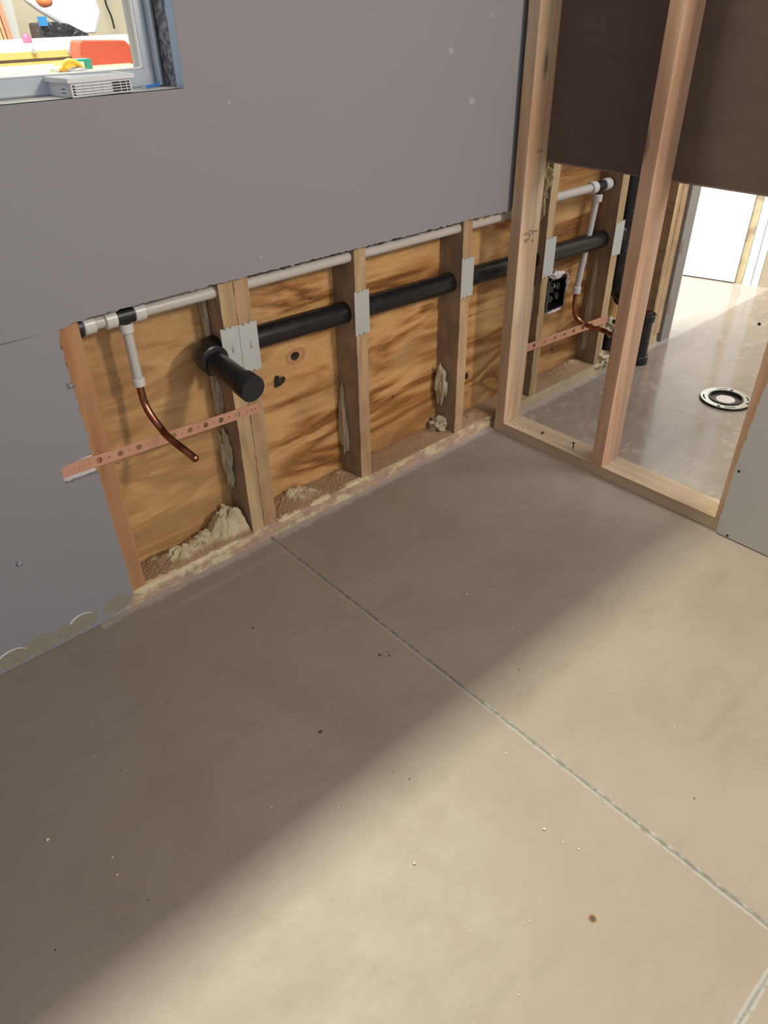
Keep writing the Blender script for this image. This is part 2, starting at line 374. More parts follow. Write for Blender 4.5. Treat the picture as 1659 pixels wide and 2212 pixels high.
m = N('darkened copper tube', 0.28, 1.0); m.base(m.mix(m.g(m.noise(m.map((20, 20, 8)), 2, 4), 0.4, 0.65), (0.20, 0.075, 0.045), (0.45, 0.20, 0.12))); M_cu2 = m.m
m = N('galvanised steel', 0.42, 0.55)
m.base(m.mix(m.noise(scale=60, detail=4), (0.56, 0.60, 0.61), (0.66, 0.70, 0.71))); m.bump(m.noise(scale=30, detail=2), 0.15, 0.003); M_galv = m.m
M_dark = plain('near black', (0.008, 0.008, 0.008), 0.6)
M_dkst = plain('dark screw steel', (0.03, 0.03, 0.032), 0.4, 0.7)
M_white = plain('bright white paint', (0.80, 0.81, 0.82), 0.5, 0, 0.03, 8)
M_cream = plain('cream paint and shop light', (0.72, 0.66, 0.50), 0.6, 0, 0.05, 4)
M_winfr = N('satin aluminium window frame', 0.33, 0.6).base((0.45, 0.50, 0.56)).m
M_wp = plain('white moulded plastic', (0.70, 0.72, 0.76), 0.45, 0, 0.03)

# ------------------------------------------------------------------ the setting
fl = box('floor', -3.2, 6.0, -4.6, 6.5, -0.08, 0.0, M_floor); tag(fl, kind='structure')

Y1 = -0.0127
cut_top = [(0.8958, 0.7018), (0.7265, 0.7075), (0.5122, 0.7079), (0.2913, 0.7104), (-0.0168, 0.7135), (-0.2714, 0.7145), (-0.4024, 0.7130), (-0.4355, 0.7064)]
up = ragged([(-2.6, 0.7085), (-0.56, 0.7085), (-0.4360, 0.7080)], 0.3, 0.0)[:-1] + ragged(cut_top[::-1], 0.008, 0.0014, 3) + [(0.9, 2.44), (-2.6, 2.44)]
hole = [(-1.05, 1.0815), (-0.0985, 1.0815), (-0.0985, 1.52), (-1.05, 1.52)]
wall = prism('wall_left', [up, hole], 'xz', Y1, 0.0, M_wall, kind='structure')
edge = [(-0.4370, 0.7068), (-0.4432, 0.6863), (-0.4396, 0.5033), (-0.4395, 0.4361), (-0.5096, 0.4282), (-0.5101, 0.3898), (-0.4385, 0.3862), (-0.4344, 0.0897), (-0.4352, 0.0332), (-0.460, 0.012), (-0.495, 0.006), (-0.5164, 0.0015)]
low = ragged(edge, 0.007, 0.0012, 5) + [(-2.6, 0.0015), (-2.6, 0.7070)]
lw = prism('lower_sheet', [low], 'xz', Y1, 0.0, M_wall, wall)
box('gypsum_core', -0.510, -0.4385, -0.0012, -0.0002, 0.3875, 0.428, M_gyp, wall)
for (u, v) in ((152, 833), (42, 1216)):
    p = at(u, v, 'y', Y1); blob('paper_chip', (p.x, Y1 - 0.002, p.z), (.006, .003, .005), M_wall, 0.6, 2, 2, u, wall)

# right partition sheet facing the viewer, rough cut edge
XP = 0.876
pe = [(-0.832, 0.003), (-0.8303, 0.042), (-0.8318, 0.10), (-0.8303, 0.19), (-0.8325, 0.25), (-0.8350, 0.31), (-0.8405, 0.40), (-0.8450, 0.455), (-0.846, 0.9), (-0.846, 2.44)]
pr = ragged(pe, 0.012, 0.0012, 9) + [(-1.9, 2.44), (-1.9, 0.003)]
wr = prism('wall_right', [pr], 'yz', XP - 0.0127, XP, M_wallr, kind='structure')
for (u, v) in ((1596, 1018), (1571, 1157), (1640, 700)):
    p = at(u, v, 'x', XP - 0.0127); lathe('screw_head', [(-0.0004, 0.0038), (0.0006, 0.0036)], (XP - 0.0127, p.y, p.z), (-1, 0, 0), M_dark, wr, 16)
# far-side sheet of the partition, seen from its brown back
wb = box('wall_partition', XP + 0.089, XP + 0.1017, -2.0, 0.0, 0.832, 2.44, M_brown); tag(wb, kind='structure')
box('torn_edge', XP + 0.0885, XP + 0.1022, -2.0, 0.0, 0.8285, 0.8325, plain('frayed paper edge', (0.20, 0.15, 0.125), 0.9, 0, 0.3, 200), wb)

# end of the far wall: grey board strip beside the doorway
we = box('wall_back', 1.962, 2.028, -0.0127, 0.13, 0.0, 2.44, drywall_mat('grey board strip', (0.25, 0.235, 0.215))); tag(we, kind='structure')
for z in (0.12, 0.36): box('glue_mark', 1.966, 1.985, -0.0133, -0.0125, z, z + 0.05, plain('brown smear', (0.22, 0.15, 0.11), 0.8), we)
box('corner_edge', 2.024, 2.031, -0.0145, 0.13, 0.0, 2.44, plain('pale board edge', (0.60, 0.57, 0.50), 0.8), we)

tg = box('gap_shade_strip', 0.897, 0.935, 0.0004, 0.003, 0.705, 2.44, M_dark); tg['kind'] = 'structure'  # dark strip standing in for the shade in the gap beside the corner post
# wall skin on the shop side, its window and the sill
fr = empty('window_1', None, None); fr['kind'] = 'structure'
sx1 = -0.0985
def wl(name, *a, **k): return box(name, *a, parent=fr, **k)
M_sill = plain('dusty pale sill', (0.62, 0.63, 0.58), 0.7, 0, 0.15, 30, 0.3)
wl('sill', -1.05, sx1, -0.0125, 0.075, 1.066, 1.0815, M_sill)
m = N('torn blue-grey reveal', 0.6); cc = m.mix(m.g(m.noise(scale=60, detail=5, rough=0.7), 0.42, 0.6), (0.10, 0.115, 0.15), (0.42, 0.42, 0.45)); m.base(cc); m.bump(m.noise(scale=120), 0.6, 0.002)
wl('reveal', sx1, sx1 + 0.012, -0.0005, 0.088, 1.0815, 1.52, m.m)
wl('reveal_edge', sx1 - 0.0004, sx1 + 0.0006, -0.0127, 0.012, 1.0815, 1.52, plain('pale cut board edge', (0.50, 0.62, 0.78), 0.8, 0, 0.15, 90, 0.4))
# L-shaped aluminium frame: stile and rail with a glazing lip
wl('frame_stile', sx1 - 0.040, sx1 - 0.004, 0.062, 0.10, 1.0835, 1.52, M_winfr, bev=0.004)
tube('frame_bead', [(sx1 - 0.0105, 0.056, 1.084), (sx1 - 0.0105, 0.056, 1.52)], 0.0075, M_winfr, fr, sub=1)
wl('frame_rail', -1.05, sx1 - 0.014, 0.0605, 0.10, 1.0812, 1.113, M_winfr, bev=0.004)
wl('frame_shadow_gap', sx1 - 0.0035, sx1 + 0.0005, 0.058, 0.10, 1.083, 1.52, M_dark)
wl('glazing_lip', sx1 - 0.0415, sx1 - 0.0395, 0.060, 0.068, 1.112, 1.52, M_white)
wl('glazing_lip', -1.05, sx1 - 0.0395, 0.060, 0.068, 1.1125, 1.1145, M_white)
gm = N('window glass', 0.0); gm.b.inputs['Transmission Weight'].default_value = 1.0; gm.b.inputs['IOR'].default_value = 1.45; gm.b.inputs['Base Color'].default_value = (1, 1, 1, 1)
wl('pane', -1.05, sx1 - 0.039, 0.083, 0.086, 1.1155, 1.52, gm.m)
M_skin = plain('shop side board', (0.5, 0.45, 0.38), 0.8)
sk = prism('wall_shop_side', [[(-2.6, 0.0), (-1.2, 0.0), (-1.2, 0.74), (1.54, 0.74), (1.54, 2.44), (-2.6, 2.44)], [(-1.1, 1.05), (-0.05, 1.05), (-0.05, 1.54), (-1.1, 1.54)]], 'xz', 0.1035, 0.116, M_skin, kind='structure')

# ------------------------------------------------------------------ framing of the opened wall
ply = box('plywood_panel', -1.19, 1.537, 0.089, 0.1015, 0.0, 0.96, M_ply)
tag(ply, 'large orange-brown plywood sheathing with knots behind the open wall studs', 'plywood')

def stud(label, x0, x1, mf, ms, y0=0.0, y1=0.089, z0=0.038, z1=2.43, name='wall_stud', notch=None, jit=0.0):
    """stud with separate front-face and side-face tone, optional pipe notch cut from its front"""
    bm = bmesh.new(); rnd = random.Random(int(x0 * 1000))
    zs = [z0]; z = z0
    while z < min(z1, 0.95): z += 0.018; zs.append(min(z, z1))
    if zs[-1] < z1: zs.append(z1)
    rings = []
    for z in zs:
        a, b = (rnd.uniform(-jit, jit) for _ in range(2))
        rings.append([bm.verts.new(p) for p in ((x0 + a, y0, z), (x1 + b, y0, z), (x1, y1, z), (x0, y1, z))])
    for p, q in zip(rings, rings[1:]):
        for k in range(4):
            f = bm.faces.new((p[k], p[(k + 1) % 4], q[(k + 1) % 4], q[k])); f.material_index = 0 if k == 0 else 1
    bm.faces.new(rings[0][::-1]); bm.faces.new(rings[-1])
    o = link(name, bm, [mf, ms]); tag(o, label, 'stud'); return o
G = 0.001
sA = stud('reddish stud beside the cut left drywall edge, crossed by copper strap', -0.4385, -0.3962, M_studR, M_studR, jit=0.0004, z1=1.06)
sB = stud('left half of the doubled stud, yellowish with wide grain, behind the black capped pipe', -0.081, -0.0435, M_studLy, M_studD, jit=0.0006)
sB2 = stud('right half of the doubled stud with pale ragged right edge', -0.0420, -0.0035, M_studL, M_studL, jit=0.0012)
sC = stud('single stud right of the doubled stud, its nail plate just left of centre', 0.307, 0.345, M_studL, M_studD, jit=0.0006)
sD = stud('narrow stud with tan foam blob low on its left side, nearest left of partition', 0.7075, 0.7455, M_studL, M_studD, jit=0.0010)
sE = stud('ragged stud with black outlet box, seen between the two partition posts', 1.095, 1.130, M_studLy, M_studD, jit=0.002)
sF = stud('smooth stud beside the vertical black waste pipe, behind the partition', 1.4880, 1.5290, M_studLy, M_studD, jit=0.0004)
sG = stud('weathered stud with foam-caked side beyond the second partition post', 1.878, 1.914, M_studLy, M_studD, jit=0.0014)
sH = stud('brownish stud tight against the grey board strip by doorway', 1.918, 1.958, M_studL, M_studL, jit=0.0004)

# bottom plates
def plate_ragged(name, x0, x1, label, mat, z1=0.038, z0=0.0, y0=0.0):
    bm = bmesh.new(); n = int((x1 - x0) / 0.006); rnd = random.Random(int(x0 * 77)); rows = []
    for i in range(n + 1):
        x = x0 + (x1 - x0) * i / n; k = mn.noise(Vector((x * 30, 1, 2))) * 0.0018; k2 = mn.noise(Vector((x * 60, 5, 2))) * 0.0018
        rows.append([bm.verts.new(p) for p in ((x, y0 - 0.003 + k, z0), (x, y0 + k, z1 - 0.002 + k2), (x, y0 + 0.006, z1 + k2 * .3), (x, 0.0885, z1), (x, 0.0885, z0))])
    for a, b in zip(rows, rows[1:]):
        for k in range(4): bm.faces.new((a[k], a[k + 1], b[k + 1], b[k]))
    bm.faces.new(rows[0]); bm.faces.new(rows[-1][::-1])
    return tag(link(name, bm, mat), label, 'bottom plate')
plate_ragged('bottom_plate', -1.15, 1.030, 'dust and foam covered bottom plate along the floor under the open studs', M_plateD, y0=-0.004)
plate_ragged('bottom_plate', 1.0305, 1.945, 'pale bottom plate of the wall seen beyond the first partition post', wood('pale far plate wood', (0.55, 0.43, 0.27), (0.42, 0.31, 0.19), axis='X', dirt=0.3), z1=0.0375, y0=0.0)

# partition: plate and posts (posts stand on the plate)
YP0, YPE = -0.027, -1.9
pl = box('partition_plate', XP, XP + 0.089, YPE, YP0, 0.0, 0.038, M_plateP, bev=0.0015)
tag(pl, 'pale bottom plate of the open partition running right across the floor', 'bottom plate')
def post(label, y0, y1, mat, z0=0.0382):
    o = box('partition_post', XP, XP + 0.0885, y0, y1, z0, 2.43, mat, bev=0.0018); return tag(o, label, 'stud')
p1 = post('pale post with inked grade stamp in the corner against the opened wall', -0.067, -0.029, M_firY)
p2 = post('pinkish free-standing post rising from middle of the partition plate', -0.4505, -0.4125, M_firP)
p3 = post('post half covered by pale drywall at the right end of partition opening', -0.851, -0.813, M_firP)

# grade stamps in ink on the pale post: ring, 2, strokes
M_ink = plain('faded stamp ink', (0.085, 0.06, 0.045), 0.8, 0, 0.3, 300)
def text(body, loc, size, rot, parent, name='stamp_text'):
    cu = bpy.data.curves.new(name, 'FONT'); cu.body = body; cu.size = size; cu.extrude = 0.0001; cu.align_x = 'CENTER'; cu.align_y = 'CENTER'
    o = bpy.data.objects.new('tmp', cu); COL.objects.link(o)
    dg = bpy.context.evaluated_depsgraph_get(); me = bpy.data.meshes.new_from_object(o.evaluated_get(dg))
    bpy.data.objects.remove(o)
    q = bpy.data.objects.new(name, me); COL.objects.link(q); q.location = loc; q.rotation_euler = rot; me.materials.append(M_ink)
    if parent: q.parent = parent
    return q
FR = (math.radians(90), 0, 0)
for (u, v, b, sz) in ((1146, 503, 'O', .022), (1143, 514, '2', .018), (1136, 506, 'S-DRY', .0085), (1155, 500, 'STAND', .0085), (1136, 521, 'HF', .016), (1150, 520, '28', .011), (1167, 327, 'KD 19', .009)):
    p = at(u, v, 'y', -0.0672); text(b, (p.x, -0.0673, p.z), sz, FR, p1)

# nail plates, stamped, with sawtooth ends
def nail_plate(x0, x1, z0, z1, lean, label, grp=None, stamp=None, y=-0.0016):
    pts = []
    n = 6; w = x1 - x0
    top = [(0, 0), (.16, 0), (.20, -.0035), (.27, -.004), (.31, .0005), (.46, .001), (.50, -.004), (.58, -.0035), (.64, 0.0), (.78, 0.0005), (.82, -.002), (1, 0.0005)]
    for a, dz in top: pts.append((x0 + w * a, z1 + dz + lean * a))
    for a, dz in reversed(top): pts.append((x0 + w * a, z0 - dz + lean * a))
    o = prism('nail_plate', [pts], 'xz', y - 0.0014, y, M_galv); tag(o, label, 'nail plate', grp)
    if stamp:
        text(stamp, ((x0 + x1) / 2 + .002, y - 0.0016, (z0 + z1) / 2 + .006), 0.0075, (math.radians(90), math.radians(90), 0), o)
    return o
nail_plate(-0.0925, -0.0455, 0.491, 0.609, 0.0, 'steel nail plate on left half of doubled stud, above the capped pipe', stamp='1508')
nail_plate(-0.0445, 0.0045, 0.488, 0.607, 0.0, 'steel nail plate on right half of doubled stud, where the waste pipe emerges', stamp='15 08')
nail_plate(0.302, 0.3515, 0.484, 0.600, 0.0, 'steel nail plate on the single stud right of the doubled stud')
nail_plate(0.7044, 0.7560, 0.486, 0.600, 0.0, 'steel nail plate on the narrow stud above tan foam')
nail_plate(1.092, 1.147, 0.459, 0.583, 0.0, 'stained nail plate above the black outlet box')
nail_plate(1.486, 1.541, 0.447, 0.564, 0.0, 'nail plate beside the vertical black waste pipe')

# ------------------------------------------------------------------ black waste line
YB = 0.045
wp = empty('waste_pipe', 'long black plastic waste pipe running level through the studs', 'pipe')
RB = 0.0285
E0 = Vector((-0.062, YB, 0.547)); E1 = Vector((1.60, YB, 0.497))
tube('pipe_run', [E0, E1], RB, M_abs, wp, sub=1)
# elbow and forward stub with cap
ex = -0.118
lathe('hub', [(0, .031), (.002, .0335), (.030, .0335), (.032, .029)], (-0.088, YB, 0.548), (1, 0, -0.03), M_absg, wp)
tube('elbow', [(-0.075, YB, 0.548), (-0.095, YB - .001, 0.5485), (-0.112, YB - .009, 0.549), (-0.121, YB - .025, 0.549), (-0.122, YB - .045, 0.549)], 0.0325, M_absg, wp, sub=6)
lathe('hub', [(0, .032), (.002, .035), (.028, .035), (.031, .029)], (-0.124, 0.010, 0.549), (0, -1, 0), M_absg, wp)
capc = at(547, 842, 'y', -0.155)
tube('stub', [(-0.124, 0.0, 0.547), (capc.x, capc.y + 0.012, capc.z)], 0.0275, M_absg, wp, sub=1)
dv = (capc - Vector((-0.122, 0.0, 0.549))).normalized()
cap = lathe('end_cap', [(-0.034, .028), (-0.033, .0305), (-0.002, .0308), (0.0, .0298)], capc, dv, M_absg, wp)
lathe('cap_face', [(0.0, .0292), (0.0008, .0288)], capc, dv, M_capface, cap)
# vertical stack beyond the partition
st = empty('vertical_waste_stack', 'thick black vertical waste stack with tee hubs behind the pink post', 'pipe')
tube('stack_pipe', [(1.625, .045, 1.3), (1.625, .045, 0.40)], 0.043, M_abs, st, sub=1)
lathe('tee_hub', [(0, .044), (.003, .050), (.045, .051), (.048, .044)], (1.626, .045, 0.535), (0, 0, 1), M_absg, st)
lathe('tee_hub', [(0, .044), (.003, .050), (.040, .051), (.043, .044)], (1.626, .045, 0.405), (0, 0, 1), M_absg, st)
lathe('side_hub', [(0, .026), (.002, .0305), (.03, .031), (.045, .036)], (1.545, .045, 0.499), (1, 0, 0), M_absg, st)
tube('stack_elbow', [(1.626, .045, .41), (1.626, .045, .36), (1.645, .042, .31), (1.69, .035, .265), (1.74, .02, .235)], 0.045, M_absg, st, sub=6)
lathe('elbow_hub', [(0, .045), (.004, .052), (.05, .052), (.053, .045)], (1.69, .036, .265), (0.75, -0.15, -0.55), M_absg, st)
lathe('floor_elbow', [(0, .04), (.01, .058), (.05, .066), (.09, .060), (.12, .05)], (1.60, .01, .06), (0.35, 0, 1), M_abs, st)
sp_ = empty('floor_riser', 'open-topped black riser pipe standing in the floor right of pink post', 'pipe')
rc = Vector((1.712, -0.052, 0))
lathe('riser_pipe', [(0, .036), (.20, .036), (.20, .031), (.12, .031)], rc, (0, 0, 1), M_abs, sp_)
lathe('collar', [(0.0, .036), (.002, .042), (.028, .043), (.030, .036)], rc + Vector((0, 0, .17)), (0, 0, 1), M_absg, sp_)
lathe('base_collar', [(0.0, .044), (.03, .043), (.033, .036)], rc, (0, 0, 1), M_abs, sp_)
tag(blob('foam_mass', (1.575, .02, 0.165), (.035, .03, .035), M_foam2, 0.5, 2, 4, 3), 'grubby foam lump around the low black fitting beside pink post', 'foam')
tag(blob('foam_mass', (1.555, .01, 0.045), (.045, .03, .028), M_foam, 0.6, 2.4, 4, 8), 'crumbly foam pile on floor at foot of the vertical waste stack', 'foam')

# cream board, bright light put into its colour; raw ply edge behind the stack
cb = box('lit_cream_board', 1.538, 1.618, 0.104, 0.116, 0.0, 1.2, M_cream); tag(cb, 'narrow cream board bright with shop light behind the vertical black stack', 'board')
m = N('layered edge grain', 0.6); z_ = m.ramp(m.math('FRACT', m.math('MULTIPLY', m.sep()['X'], 55)), [(0.3, (0.62, 0.40, 0.15)), (0.6, (0.36, 0.20, 0.06))]); m.base(z_)
tag(box('layered_timber', 1.620, 1.86, 0.104, 0.116, 0.0, 1.2, m.m), 'striped orange layered timber edge behind the black stack', 'timber')

# ------------------------------------------------------------------ white supply pipes
def ring(parent, c, ax, r=.0195, w=.024, mat=None):
    return lathe('clamp_ring', [(-w / 2, r * .86), (-w / 2 + .002, r), (w / 2 - .002, r), (w / 2, r * .86)], c, ax, mat or M_pexr, parent, 28)
YW = 0.022; RW = 0.0135
sw_ = empty('supply_pipe', 'milky white water supply pipe with tee along top of the wall opening, left room', 'pipe')
Lz = lambda x: 0.6890 - 0.006 * (x + 0.39)
tube('pipe_run', [(-0.385, YW, Lz(-.385)), (-0.325, YW, Lz(-.325))], RW, M_pex, sw_, sub=1)
tube('pipe_run', [(-0.262, YW, Lz(-.26)), (1.02, YW, 0.679)], RW, M_pex, sw_, sub=1)
for x in (-0.371, -0.325, -0.262): ring(sw_, (x, YW, Lz(x)), (1, 0, 0), .0192, .026)
lathe('end_plug', [(0, .0215), (.008, .0215)], (-0.395, YW, Lz(-.39)), (1, 0, 0), M_blk, sw_)
tube('tee_fitting', [(-0.318, YW, Lz(-.31)), (-0.270, YW, Lz(-.27))], 0.0172, M_blk, sw_, sub=1)
xb = -0.2935
tube('tee_branch', [(xb, YW, .688), (xb, YW, .664)], 0.0125, M_blk, sw_, sub=1)
ring(sw_, (xb, YW, .662), (0, 0, 1), .0145, .020)
tube('drop_pipe', [(xb, YW, .668), (xb + .001, YW, .545)], .0105, M_pex, sw_, sub=1)
ring(sw_, (xb + .001, YW, .540), (0, 0, 1), .0135, .018)
cs = empty('copper_stub', 'dark copper water stub curving down and forward below the white drop pipe, left bay', 'pipe')
ce = at(415, 985, 'y', -0.115); c1 = at(345, 922, 'y', -0.012); c2 = at(322, 890, 'y', 0.010)
tube('tube', [(xb + .001, YW, .548), (xb + .002, YW, .500), c2, c1, at(365, 945, 'y', -0.045), ce], .0082, M_cu2, cs, sub=8)
lathe('closed_tip', [(0, .0084), (.012, .0084), (.016, .005), (.017, 0.0)], ce, (ce - at(365, 945, 'y', -0.045)).normalized(), M_cu2, cs, 20)
# far white pipe
YW2 = 0.045
fw = empty('supply_pipe', 'white water supply pipe with black tee seen beyond the first partition post', 'pipe')
tube('pipe_run', [(1.02, YW2, .684), (1.478, YW2, .684)], .0135, M_pex, fw, sub=1)
ring(fw, (1.385, YW2, .684), (1, 0, 0), .0195, .030); ring(fw, (1.462, YW2, .684), (1, 0, 0), .0195, .034)
tube('tee_fitting', [(1.398, YW2, .684), (1.448, YW2, .684)], .0165, M_blk, fw, sub=1)
tube('tee_branch', [(1.425, YW2, .684), (1.423, YW2, .655)], .012, M_blk, fw, sub=1)
ring(fw, (1.421, YW2, .647), (0, 0, 1), .0165, .024)
b0 = Vector((1.419, YW2, .655)); b1 = Vector((1.372, YW2, .345))
tube('drop_pipe', [b0, b1], .0110, M_pex, fw, sub=1); ring(fw, b1, (0.15, 0, 1), .0150, .024)
fc = empty('copper_stub', 'reddish copper stub bending right in front of the far copper strap', 'pipe')
tube('tube', [b1, (1.369, .044, .300), (1.371, .038, .262), (1.379, .015, .236), (1.385, -.03, .225), at(1300, 713, 'y', -0.10), at(1325, 724, 'y', -0.155)], .0080, M_cu2, fc, sub=8)

# ------------------------------------------------------------------ copper straps
def strap(name, P0, P1, wid, label, bends=(), holes=(), small=(), yb=-0.0022):
    """flat drilled strap between two xz points, holes given as fractions"""
    a = Vector(P0); b = Vector(P1); L = (b - a).length; d = (b - a).normalized(); n_ = Vector((-d.y, d.x))
    outer = [a - n_ * wid / 2, b - n_ * wid / 2, b + n_ * wid / 2, a + n_ * wid / 2]
    loops = [[(p.x, p.y) for p in outer]]
    for t, r in [(h, .0066) for h in holes] + [(h, .0019) for h in small]:
        c = a + d * (t * L); s = 16 if r > .003 else 8
        loops.append([(c.x + r * math.cos(2 * math.pi * k / s), c.y + r * math.sin(2 * math.pi * k / s)) for k in range(s)][::-1])
    return tag(prism(name, loops, 'xz', yb - 0.0012, yb, M_cu), label, 'strap')
strap('copper_strap', (-0.508, 0.4135), (-0.017, 0.3905), 0.027, 'punched copper strap from drywall notch to the doubled stud, under capped pipe', holes=(.165, .262, .352, .527, .612, .696, .78, .873), small=(.03, .05, .072, .095, .12, .21, .305, .40, .485, .57, .655, .74, .825, .93, .955, .985 - .01), yb=-0.0075 + .005)
strap('copper_strap', (1.028, 0.236), (1.5285, 0.212), 0.029, 'punched copper strap beyond the partition post, crossing below outlet box', holes=(.12, .24, .355, .465, .575, .685, .795), small=(.06, .18, .30, .41, .52, .63, .74, .95))

# ------------------------------------------------------------------ outlet box with its foam
ob = empty('outlet_box', 'black electrical outlet box on the side of ragged stud beyond the partition post', 'electrical box')
bm = bmesh.new()
x0, x1, y0, y1, z0, z1 = 1.1405, 1.232, -0.002, 0.070, 0.335, 0.440
for a in ((x0, x0 + .004, y0, y1, z0, z1), (x1 - .004, x1, y0, y1, z0, z1), (x0, x1, y0, y1, z0, z0 + .004), (x0, x1, y0, y1, z1 - .004, z1), (x0, x1, y1 - .004, y1, z0, z1)): bbox(bm, *a)
link('box_shell', bm, M_absg, ob, bev=.001)
box('mount_flange', 1.1305, 1.1405, -0.003, 0.02, .335, .44, plain('blue-black plastic', (0.03, 0.032, 0.045), .4), ob)
for i, xx in enumerate((1.168, 1.205)):
    lathe('receptacle', [(0, .013), (.012, .012), (.013, .008)], (xx, .022, .368 + .004 * i), (0, -1, .1), M_blk, ob, 20)
    lathe('receptacle', [(0, .013), (.012, .012), (.013, .008)], (xx, .022, .402 + .004 * i), (0, -1, .1), M_blk, ob, 20)
for i, z in enumerate((.365, .385, .405)):
    tube('wire', [(1.16 + .012 * i, .055, z), (1.17 + .01 * i, .02, z + .01), (1.185, .012, z), (1.19, .04, z - .015)], .0022, [M_cu2, M_dkst, M_foam2][i], ob, seg=10)
blob('spatter', (1.178, 0.0, .452), (.030, .010, .010), M_gyp, .4, 3, 4, 2, ob)
blob('spatter', (1.236, 0.0, .415), (.005, .008, .026), M_gyp, .5, 3, 4, 5, ob)
blob('spatter', (1.18, 0.0, .331), (.034, .008, .003), M_gyp, .5, 3, 4, 6, ob)

# ------------------------------------------------------------------ spray foam and sawdust
def foam(label, c, size, seed, mat=None, amp=.4, freq=1.8, clip=None, name='foam_strip'):
    return tag(blob(name, c, size, mat or M_foam2, amp, freq, 5, seed, clip=clip), label, 'foam')
foam('flat beige foam strip on the left side of the doubled stud near the copper strap', (-0.088, .070, .24), (.010, .022, .085), 11, clip=[(0, -.2, -.0805), (1, 0, .0885)])
foam('thin beige foam bead at the upper left side of the doubled stud, above the elbow', (-0.084, .076, .615), (.006, .014, .10), 12, clip=[(0, -.2, -.0805), (1, 0, .0885)])
foam('beige foam bead on left side of doubled stud beneath the black elbow', (-0.086, .072, .42), (.008, .018, .07), 13, clip=[(0, -.2, -.0805), (1, 0, .0885)])
foam('thin foam smear at lower left side of the single stud', (0.303, .072, .20), (.006, .017, .10), 14, clip=[(0, -.2, .3075), (1, 0, .0885)])
foam('tan bulging foam blob low on the left side of narrow stud', (0.698, .058, .19), (.013, .020, .062), 15, freq=1.5, clip=[(0, 0, .708), (1, 0, .0885)])
foam('torn foam bits at the foot of narrow stud', (0.690, .055, .062), (.026, .028, .024), 16, M_foam2, .4, 1.6, clip=[(0, 0, .708), (1, 0, .0885), (2, .0375, 1)])
foam('pale dried foam on the top edge of wall opening left of partition', (0.83, .035, .690), (.07, .020, .012), 17, M_foam, .6, 2.5)
foam('ragged foam strip along left side of the stud with outlet box', (1.090, .04, .30), (.005, .012, .20), 18, M_foam, .8, 3)
foam('thick pale foam crust at top of the ragged stud beyond the first post', (1.088, .045, .74), (.012, .034, .075), 19, M_foam, .6, 2.2)

foam('thin smeared foam film down the side of stud by the vertical waste pipe', (1.4875, .055, .24), (.003, .012, .15), 21, clip=[(0, 0, 1.4885), (1, 0, .0885)])
def heap(name, label, x0, x1, peaks, mat, cat='debris', kind=None, y0=-0.001, y1=0.0885, base=0.0385, rough=.004, nx=150, ny=50):
    bm = bmesh.new(); V = []
    for i in range(nx + 1):
        r_ = []
        for j in range(ny + 1):
            x = x0 + (x1 - x0) * i / nx; y = y0 + (y1 - y0) * j / ny; z = 0
            for (px, py, sx, sy, h) in peaks:
                z += h * math.exp(-((x - px) / sx) ** 2 - ((y - py) / sy) ** 2)
            t = mn.turbulence(Vector((x * 34, y * 44, 3.3)), 4, True); t2 = mn.noise(Vector((x * 140, y * 140, 9)))
            t3 = mn.noise(Vector((x * 300, y * 300, 2)))
            z = z * (0.62 + 0.62 * t) + rough * (0.35 + t2 * .8 + t3 * .5)
            e = min(1, i / 4, (nx - i) / 4, (j) / 3 + .15)
            z = max(z * e, -0.0015)
            yy = y + 0.006 * mn.noise(Vector((x * 50, y * 50, 20))) * min(1, z / .01) * (1 if 2 < j < ny else 0)
            r_.append(bm.verts.new((x, min(yy, y1), base + z)))
        V.append(r_)
    for i in range(nx):
        for j in range(ny): bm.faces.new((V[i][j], V[i + 1][j], V[i + 1][j + 1], V[i][j + 1]))
    o = link(name, bm, mat, smooth=True); return tag(o, label, cat, kind=kind)
heap('foam_debris', 'heap of torn cream foam and sawdust in the left bay against doubled stud', -0.393, -0.083,
     [(-0.115, .055, .045, .05, .070), (-0.15, .03, .022, .03, .040), (-0.09, .02, .03, .03, .022), (-0.20, .05, .05, .03, .030), (-0.285, .035, .035, .026, .036), (-0.33, .06, .03, .03, .012), (-0.25, .02, .03, .02, .012)], M_heap, kind='stuff')
heap('foam_debris', 'low foam lump and brown sawdust right of the doubled stud', -0.003, 0.3065,
     [(0.105, .06, .040, .030, .030), (0.14, .035, .03, .02, .018), (0.27, .06, .02, .02, .014), (0.05, .05, .05, .05, .006)], M_heap, kind='stuff')
heap('sawdust', 'light dusting of sawdust between the single stud and the narrow stud', 0.3455, 0.707, [(0.62, .06, .06, .03, .006), (0.45, .07, .08, .02, .004)], M_heap, kind='stuff', rough=.0022)
heap('sawdust', 'small sawdust drift on the plate between narrow stud and partition corner', 0.746, 1.02, [(0.80, .04, .04, .04, .012), (0.86, .05, .03, .03, .01)], M_heap, kind='stuff', rough=.003)
heap('sawdust', 'pale sawdust with splinters on the plate between far studs below the copper strap', 1.131, 1.487, [(1.30, .05, .05, .03, .012), (1.42, .06, .05, .03, .016), (1.2, .05, .04, .03, .006)], M_heap, kind='stuff', rough=.003)
heap('sawdust', 'brown shavings on plate left of the ragged stud', 1.032, 1.094, [(1.06, .05, .03, .03, .02)], M_heap, kind='stuff', nx=30, rough=.004)

